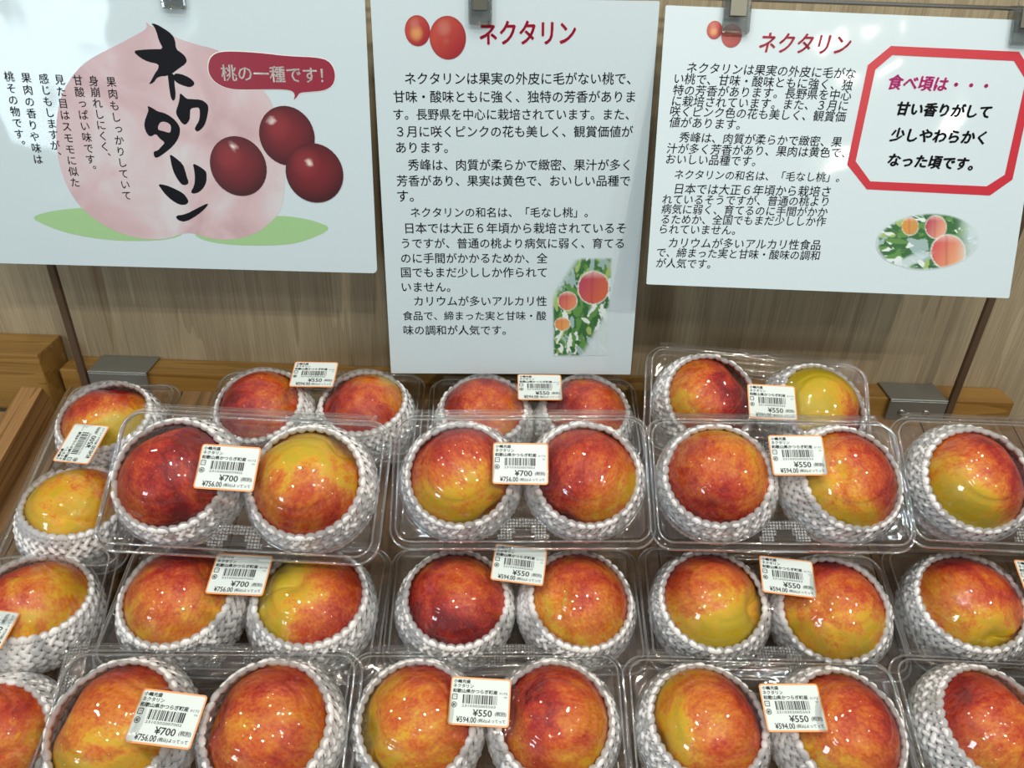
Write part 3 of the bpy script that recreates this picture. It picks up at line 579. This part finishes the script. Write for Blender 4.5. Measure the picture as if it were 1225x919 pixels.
def hinge_mesh():
    bm = bmesh.new(); V, F = [], []
    for k, (r, yy, zz) in enumerate(((0.0013, HY+0.0012, Z0-0.0012), (0.0010, HY+0.0042, Z0-0.0026))):
        n0 = len(V)
        for x in (-HX+0.012, HX-0.012):
            for j in range(8): a = 2*math.pi*j/8; V.append((x, yy+r*math.cos(a), zz+r*math.sin(a)))
        F += [(n0+j, n0+(j+1) % 8, n0+8+(j+1) % 8, n0+8+j) for j in range(8)]
    n0 = len(V); V += [(-HX+0.012, HY-0.0005, Z0-0.001), (HX-0.012, HY-0.0005, Z0-0.001), (HX-0.012, HY+0.0045, Z0-0.003), (-HX+0.012, HY+0.0045, Z0-0.003)]; F.append((n0, n0+1, n0+2, n0+3))
    bm.free(); return pyd('hinge', V, F, True)
HINGE = hinge_mesh()
def rim_mesh():
    """The rolled edge round the lid and the beads where the two domes rise."""
    V, F = [], []
    def ring(pts, r):
        n0 = len(V); n = len(pts)
        for i, q in enumerate(pts):
            t = (Vector(pts[(i+1) % n])-Vector(pts[i-1])).normalized(); u = Vector((t.y, -t.x, 0)).normalized()
            for k in range(6): a = 2*math.pi*k/6; V.append(Vector(q)+u*math.cos(a)*r+Vector((0, 0, 1))*math.sin(a)*r)
        F.extend((n0+i*6+k, n0+i*6+(k+1) % 6, n0+((i+1) % n)*6+(k+1) % 6, n0+((i+1) % n)*6+k) for i in range(n) for k in range(6))
    for off, r, z in ((0.0004, 0.0009, Z0-0.0016), (0.0046, 0.0007, Z0+0.0036)):
        pts = []
        hx, hy, rc = HX-off, HY-off, RC-off
        for cx, cy, a0 in ((hx-rc, hy-rc, 0), (-hx+rc, hy-rc, 90), (-hx+rc, -hy+rc, 180), (hx-rc, -hy+rc, 270)):
            for k in range(9): a = R(a0+k*11.25); pts.append((cx+rc*math.cos(a), cy+rc*math.sin(a), z))
        ring(pts, r)
    for s in (-1, 1):
        ring([(s*DX+DR*0.992*math.cos(a), DR*0.992*math.sin(a), Z0+0.0012) for a in (2*math.pi*i/64 for i in range(64))], 0.0006)
    return pyd('rim', V, F, True)
RIM = rim_mesh()
def grip_mesh():
    """Knurled pads of small pyramids round the finger opening at the front."""
    V, F = [], []; st = 0.0022
    for j in range(7):
        y = -HY+0.0075+j*st; hw = 0.0190-j*0.0009
        for i in range(-9, 10):
            x = i*st
            if abs(x) > hw or (abs(x) < 0.0075-j*0.0008 and j < 4): continue
            n0 = len(V); h = st*0.42; z = Z0+0.0004
            V += [(x-h, y-h, z), (x+h, y-h, z), (x+h, y+h, z), (x-h, y+h, z), (x, y, z+0.0014)]; F += [(n0, n0+1, n0+4), (n0+1, n0+2, n0+4), (n0+2, n0+3, n0+4), (n0+3, n0, n0+4)]
    return pyd('grip_tab', V, F)
GRIP = grip_mesh()
# foam net: two layers of slanting strands crossing in a diamond lattice, a row of loops at the rim
def net_mesh(seed):
    rr = random.Random(seed); V, F = [], []; N = 36; S = 13; sides = 7; RR = 0.0430
    lat0, lat1 = R(-58), R(28)
    wob = [rr.uniform(-0.0007, 0.0007) for _ in range(N*2)]
    def P(lat, lon, rad):
        w = wob[int(lon/(2*math.pi)*2*N) % (2*N)]*sst(lat, 0.0, lat1); q = rad + w*0.6
        q *= 1 - 0.16*sst(-lat, 0.1, 1.0)
        return Vector((math.cos(lat)*math.cos(lon)*q, math.cos(lat)*math.sin(lon)*q, math.sin(lat)*q*0.92 + w))
    def strand(pts, r):
        b0 = len(V); n = len(pts)
        for i, p in enumerate(pts):
            t = (pts[min(i+1, n-1)]-pts[max(i-1, 0)]).normalized(); u = t.cross(p.normalized()).normalized(); w = u.cross(t)
            rad = r[i]
            for k in range(sides): a = 2*math.pi*k/sides; V.append(p + (u*math.cos(a)*1.15 + w*math.sin(a)*0.85)*rad)
        for i in range(n-1):
            for k in range(sides): F.append((b0+i*sides+k, b0+i*sides+(k+1) % sides, b0+(i+1)*sides+(k+1) % sides, b0+(i+1)*sides+k))
    step = 2*math.pi/N; rows = 8
    for fam in (-1, 1):
        for k in range(N):
            pts, rad = [], []
            for i in range(rows*2+1):
                t = i/(rows*2); lat = lat0+(lat1-lat0)*t; lon = k*step + fam*step*0.5*(i-rows*2)*1.0
                ph = abs(math.cos(math.pi*i/2)); pts.append(P(lat, lon % (2*math.pi), RR + fam*0.0006*(1 if i % 2 else -1))); rad.append(0.00210 if ph > 0.5 else 0.00155)
            strand(pts, rad)
    for k in range(N):                        # rim loops
        lon = k*step; pts = []
        for i in range(7):
            a = math.pi*i/6; pts.append(P(lat1 + 0.062*math.sin(a)+0.008, (lon - step*0.36*math.cos(a)) % (2*math.pi), RR+0.0004))
        strand(pts, [0.0015, 0.0021, 0.0026, 0.0028, 0.0026, 0.0021, 0.0015])
    return pyd('foam_net', V, F, True)
NETS = [net_mesh(s) for s in (1, 2, 3)]
def nectarine_mesh(seed):
    rr = random.Random(seed); nu, nv = 64, 40; V, F = [], []; RR = 0.0405; groove = rr.uniform(0.0016, 0.0026)
    k1, k2 = rr.uniform(-0.02, 0.02), rr.uniform(0, 6)
    def pt(th, ph):
        d = (ph+math.pi) % (2*math.pi)-math.pi
        r = RR*(1 + k1*math.cos(2*ph+k2)*math.sin(th)**2 + 0.03*math.sin(th)**2 - 0.02)
        r -= groove*math.exp(-(d/0.13)**2)*math.sin(th)**0.5 - 0.0008*math.exp(-((abs(d)-0.36)/0.22)**2)*math.sin(th)
        r -= 0.0075*math.exp(-(th/0.24)**2) ; r += 0.0012*math.exp(-((math.pi-th)/0.16)**2)
        return Vector((math.sin(th)*math.cos(ph)*r, math.sin(th)*math.sin(ph)*r, math.cos(th)*r*0.95))
    V.append(pt(1e-4, 0))
    for j in range(1, nv):
        for i in range(nu): V.append(pt(math.pi*j/nv, 2*math.pi*i/nu))
    V.append(pt(math.pi-1e-4, 0)); e = len(V)-1
    for i in range(nu): F.append((0, 1+i, 1+(i+1) % nu)); a = 1+(nv-2)*nu; F.append((e, a+(i+1) % nu, a+i))
    for j in range(nv-2):
        for i in range(nu): a = 1+j*nu; F.append((a+i, a+nu+i, a+nu+(i+1) % nu, a+(i+1) % nu))
    return pyd('nectarine', V, F, True)
FRUIT = [nectarine_mesh(s) for s in (1, 2, 3, 4)]
# price sticker meshes, shared by packs of the same price
def rr_pts(w, h, r):
    o = []
    for cx, cy, a0 in ((w-r, h-r, 0), (-w+r, h-r, 90), (-w+r, -h+r, 180), (w-r, -h+r, 270)):
        for k in range(4): a = R(a0+30*k); o.append((cx+r*math.cos(a), cy+r*math.sin(a)))
    return o
def flat(name, polys, z): 
    V, F = [], []
    for p in polys: b0 = len(V); V += [(a, b, z) for a, b in p]; F.append(tuple(range(b0, b0+len(p))))
    return pyd(name, V, F)
bm_ = rr_pts(0.0193, 0.0148, 0.0020); n_ = len(bm_)
ST_EDGE = pyd('price_sticker', [(a, b, 0.0) for a, b in bm_]+[(a, b, -0.0003) for a, b in bm_], [tuple(range(n_)), tuple(range(2*n_-1, n_-1, -1))]+[(i, n_+i, n_+(i+1) % n_, (i+1) % n_) for i in range(n_)])
ST_FACE = flat('sticker_face', [rr_pts(0.0184, 0.0138, 0.0012)], 0.00010)
def sticker_print(price):
    P = Print(); ink = lambda s, x0, x1, y, bold=0.03, asp=1.0: P.line(s, (x0, y), (x1, y), bold, asp=asp)
    k = 0.001
    ink('小嶋光盛', -17.6*k, -6.8*k, 12.0*k, 0.035, 0.9); ink('ネクタリン', -17.6*k, -4.6*k, 9.1*k, 0.03); ink('和歌山県かつらぎ町産', -17.8*k, 11.0*k, 6.0*k, 0.035, 0.92)
    ink('0172', 12.2*k, 17.4*k, 5.6*k, 0.0, 0.7); ink('TM', 15.0*k, 17.0*k, 3.2*k, 0.0)
    code = {700: '2310302007002', 550: '2310302005503', 500: '2310302005005'}[price]
    ink(code, -11.2*k, 10.2*k, -2.9*k, -0.005, 0.62)
    ink('¥%d' % price, -4.0*k, 8.2*k, -6.9*k, 0.02, 0.95); ink('(税別)', 10.0*k, 17.2*k, -7.0*k, 0.02)
    ink('¥%d.00' % (price*1.08), -14.0*k, -1.4*k, -11.2*k, 0.02, 1.25); ink('(税込)よってって', -0.4*k, 16.8*k, -11.4*k, 0.02)
    rr = random.Random(price); x = -11.0*k                                     # bar code
    while x < 10.6*k:
        w = rr.choice((0.3, 0.3, 0.6, 0.9))*k; P.poly([(x, -1.6*k), (x+w, -1.6*k), (x+w, 3.9*k), (x, 3.9*k)]); x += w + rr.choice((0.3, 0.45, 0.7))*k
    # square recycling mark and round mark
    for pts_o, pts_i in ((rr_pts(1.7*k, 1.7*k, 0.5*k), rr_pts(1.25*k, 1.25*k, 0.3*k)),):
        c = (-16.1*k, 2.3*k); n = len(pts_o)
        for i in range(n):
            j = (i+1) % n; P.poly([(c[0]+pts_o[i][0], c[1]+pts_o[i][1]), (c[0]+pts_o[j][0], c[1]+pts_o[j][1]), (c[0]+pts_i[j][0], c[1]+pts_i[j][1]), (c[0]+pts_i[i][0], c[1]+pts_i[i][1])])
    ink('プラ', -17.1*k, -15.1*k, 2.3*k, 0.02)
    c = (-16.1*k, -2.6*k)
    for i in range(18):
        a, b = 2*math.pi*i/18, 2*math.pi*(i+1)/18; P.poly([(c[0]+1.8*k*math.cos(a), c[1]+1.8*k*math.sin(a)), (c[0]+1.8*k*math.cos(b), c[1]+1.8*k*math.sin(b)), (c[0]+1.4*k*math.cos(b), c[1]+1.4*k*math.sin(b)), (c[0]+1.4*k*math.cos(a), c[1]+1.4*k*math.sin(a))])
    ink('紙', -17.1*k, -15.1*k, -2.6*k, 0.03)
    return pyd('printed_text', [(x, z, 0.0002) for x, y, z in P.v], P.f)
PRINTS = {p: sticker_print(p) for p in (700, 550, 500)}

GB, GN, GF = 'two-fruit clear packs on the table', 'white foam nets round the fruit', 'nectarines in the clear packs'
def place(key, names, fruits, nets, blabel):
    (ox, oy, oz), yaw, tilt, sc, sx, sy, srot, price = BOXES[key]
    mw = Matrix.Translation(W(ox, oy, oz)) @ Matrix.Rotation(SL+R(tilt), 4, 'X') @ Matrix.Rotation(R(yaw), 4, 'Z') @ Matrix.Diagonal((sc, sc, sc, 1))
    e = tag(empty('clear_fruit_pack', mw), blabel, 'fruit pack', GB)
    link('lid', LID, M['clear'], e); link('tray', TRAY, M['clear_tray'], e); link('hinge', HINGE, M['clear'], e); link('rim', RIM, M['rim'], e); link('grip_tab', GRIP, M['grip'], e)
    st = link('price_sticker', ST_EDGE, M['sticker_edge'], e); st['label'] = 'orange-edged white price sticker'
    st.location = (sx, sy, 0.0838 if abs(sy) < 0.012 else 0.0826); st.rotation_euler = (0, 0, R(srot))
    link('sticker_face', ST_FACE, M['sticker'], st); link('printed_text', PRINTS[price], M['sticker_ink'], st)
    for s, (flabel, ripe, con, ang, el, mesh_i, axis), (nlabel, ntx, nty) in zip((-1, 1), fruits, nets):
        c = Vector((s*DX, 0, 0.0455)); rr = random.Random(key+str(s))
        fr = link('nectarine', FRUIT[mesh_i % 4], M['skin']); rot = Euler((R(axis[0]), R(axis[1]), R(axis[2]))).to_matrix().to_4x4()
        # turn the pack's own yaw out so that axis and blush are given in table directions
        un = Matrix.Rotation(-R(yaw), 4, 'Z')
        fr.matrix_world = mw @ Matrix.Translation(c) @ un @ rot
        d = Vector((math.cos(R(ang))*math.cos(R(el)), math.sin(R(ang))*math.cos(R(el)), math.sin(R(el)))); dl = rot.to_3x3().transposed() @ d
        fr['blush_side'] = [dl.x, dl.y, dl.z]; fr['ripeness'] = float(ripe)-0.04; fr['contrast'] = float(con)*1.25; tag(fr, flabel, 'nectarine', GF)
        nt_ = link('foam_net', NETS[rr.randrange(3)], M['foam']); nt_.matrix_world = mw @ Matrix.Translation(c+Vector((0, 0, -0.0005))) @ un @ Euler((R(ntx), R(nty), rr.uniform(0, 6.28))).to_matrix().to_4x4()
        tag(nt_, nlabel, 'foam net', GN)
# One entry a pack: how to find it, then for each of its two fruits (look, ripeness, contrast, blush direction (0 = towards the
# right-hand side of the table, 90 = towards the wall), height of the blush, mesh, stem axis turn) and the tilt of its foam net.
PACKS = {
 '1A': ('back row pack against the batten, below the pink peach poster', [('deep orange-red nectarine', .70, .15, 200, 20, 0, (50, 20, 80)), ('amber nectarine with a red shoulder', .52, .28, 230, 10, 1, (35, -10, 250))], [(8, 0), (0, 4)]),
 '1B': ('back row pack half hidden under the portrait poster', [('orange-red nectarine with a small dimple', .66, .15, 150, 30, 2, (25, 8, 20)), ('brownish red nectarine', .70, .18, 180, 10, 3, (30, -5, 300))], [(0, 0), (0, 0)]),
 '1C': ('high back row pack leaning near the dark bracket', [('orange-red nectarine with a yellow edge', .62, .25, -20, 20, 1, (60, 10, 120)), ('yellow-green nectarine reddening at one side', .18, .50, -35, -10, 0, (50, 0, 30))], [(-4, 0), (-12, 0)]),
 '2A': ('raised row, big pack at the end beside the yellow fruit', [('smooth red nectarine with an orange flank', .70, .22, 20, 30, 3, (70, 20, 200)), ('golden nectarine with a red belly', .44, .34, 275, -10, 2, (60, -20, 150))], [(0, 0), (0, 0)]),
 '2B': ('raised row, pack directly under the portrait poster', [('red-topped nectarine with an orange centre', .52, .34, 95, 5, 0, (75, 10, 40)), ('dark red nectarine with a golden flank', .62, .30, 160, 0, 1, (75, -10, 340))], [(0, 0), (0, 0)]),
 '2C': ('raised row, pack in front of the high leaning one', [('orange nectarine with a crimson foot', .55, .30, 255, 0, 2, (55, 10, 330)), ('peach-coloured nectarine with a clear crease', .42, .30, 35, 10, 3, (20, 0, 272))], [(8, 4), (6, -4)]),
 '2D': ('raised row, pack cut by the frame edge', [('speckled yellow nectarine with a crimson shoulder', .42, .42, 50, 15, 1, (60, 25, 90)), ('red nectarine out of the frame', .6, .2, 0, 0, 0, (40, 0, 0))], [(6, 4), (0, 0)]),
 '3A': ('third row pack below the biggest raised pack', [('orange nectarine with a yellow window', .50, .28, 110, 20, 3, (40, 20, 100)), ('yellow nectarine with a red flank', .36, .52, -15, -5, 2, (15, 10, 200))], [(0, 0), (6, 0)]),
 '3B': ('third row pack in the middle, sticker at its upper edge', [('dark red nectarine with a deep crease', .78, .22, 250, -5, 0, (25, 0, 268)), ('orange nectarine with a red crease and black specks', .44, .20, 90, 30, 1, (25, 5, 272))], [(4, 0), (6, 0)]),
 '3C': ('third row pack whose sticker tilts, above the front row', [('mottled olive nectarine with a crimson top', .42, .46, 105, 0, 2, (50, 15, 60)), ('salmon nectarine sitting low in its net', .46, .34, 80, 10, 3, (30, 0, 285))], [(5, 3), (16, 6)]),
 '3D': ('third row pack cut by the frame edge', [('yellow nectarine with a crimson cap', .46, .42, 75, 15, 1, (60, 0, 10)), ('red nectarine beyond the frame', .6, .2, 0, 0, 2, (40, 0, 0))], [(6, 0), (0, 0)]),
 '4A': ('front row, largest pack at the corner', [('orange nectarine with a lime-yellow foot', .42, .36, 95, 10, 0, (60, 10, 255)), ('brownish orange nectarine with a red streak', .52, .12, 90, 40, 3, (60, 0, 262))], [(0, 0), (0, 0)]),
 '4B': ('front row pack in the middle', [('olive-gold nectarine with a red streak', .38, .28, 25, 15, 2, (60, 0, 285)), ('red-topped nectarine with a gold cheek', .56, .30, 120, 20, 1, (60, 10, 262))], [(0, 0), (0, 0)]),
 '4C': ('front row pack under the tilted third row sticker', [('yellow nectarine with a red centre', .40, .30, 10, 15, 3, (70, 20, 280)), ('pinkish red nectarine with an orange rim', .55, .20, 40, 20, 0, (60, 0, 255))], [(6, 0), (4, 0)]),
 '4D': ('front row pack cut by the frame corner', [('brick-red nectarine with an orange base', .64, .20, 110, 20, 2, (60, 0, 120)), ('orange nectarine beyond the frame corner', .5, .2, 0, 0, 1, (40, 0, 0))], [(6, 4), (0, 0)]),
 'L1': ('crosswise pack beside the side rail, nearest the wall', [('bright yellow nectarine', .20, .20, 60, 25, 0, (30, 10, 0)), ('yellow nectarine with a dark red shoulder', .38, .55, 130, 15, 1, (40, 20, 150))], [(14, -4), (0, 0)]),
 'L2': ('crosswise pack beside the side rail, nearest the viewer', [('dark red nectarine cut by the frame', .72, .2, 180, 0, 3, (40, 0, 30)), ('orange nectarine with a reddish cheek', .44, .26, 170, 20, 2, (40, 0, 200))], [(12, 10), (10, 12)]),
}
SHORT = {'1A': 'in back row pack below the plum poster', '1B': 'in back row pack under the portrait poster', '1C': 'in high back row pack', '2A': 'in big raised pack', '2B': 'in raised pack under the portrait poster',
 '2C': 'in raised pack before the high one', '2D': 'in raised pack at the frame edge', '3A': 'in third row below the big raised pack', '3B': 'in middle pack of third row', '3C': 'in third row pack with tilted sticker',
 '3D': 'in third row pack at the frame edge', '4A': 'in largest front row pack', '4B': 'in middle front row pack', '4C': 'in front row pack below the tilted sticker', '4D': 'in front row corner pack',
 'L1': 'in crosswise pack nearest the wall', 'L2': 'in crosswise pack nearest the viewer'}
for key, (where, fruits, nets) in PACKS.items():
    price = BOXES[key][7]
    fs = [(f[0] + ' ' + SHORT[key], *f[1:]) for f in fruits]
    ns = [('foam net round the ' + f[0] + (' of the third row' if key == '3D' else ''), *n) for f, n in zip(fruits, nets)]
    place(key, None, fs, ns, 'clear clamshell pack, ' + where)
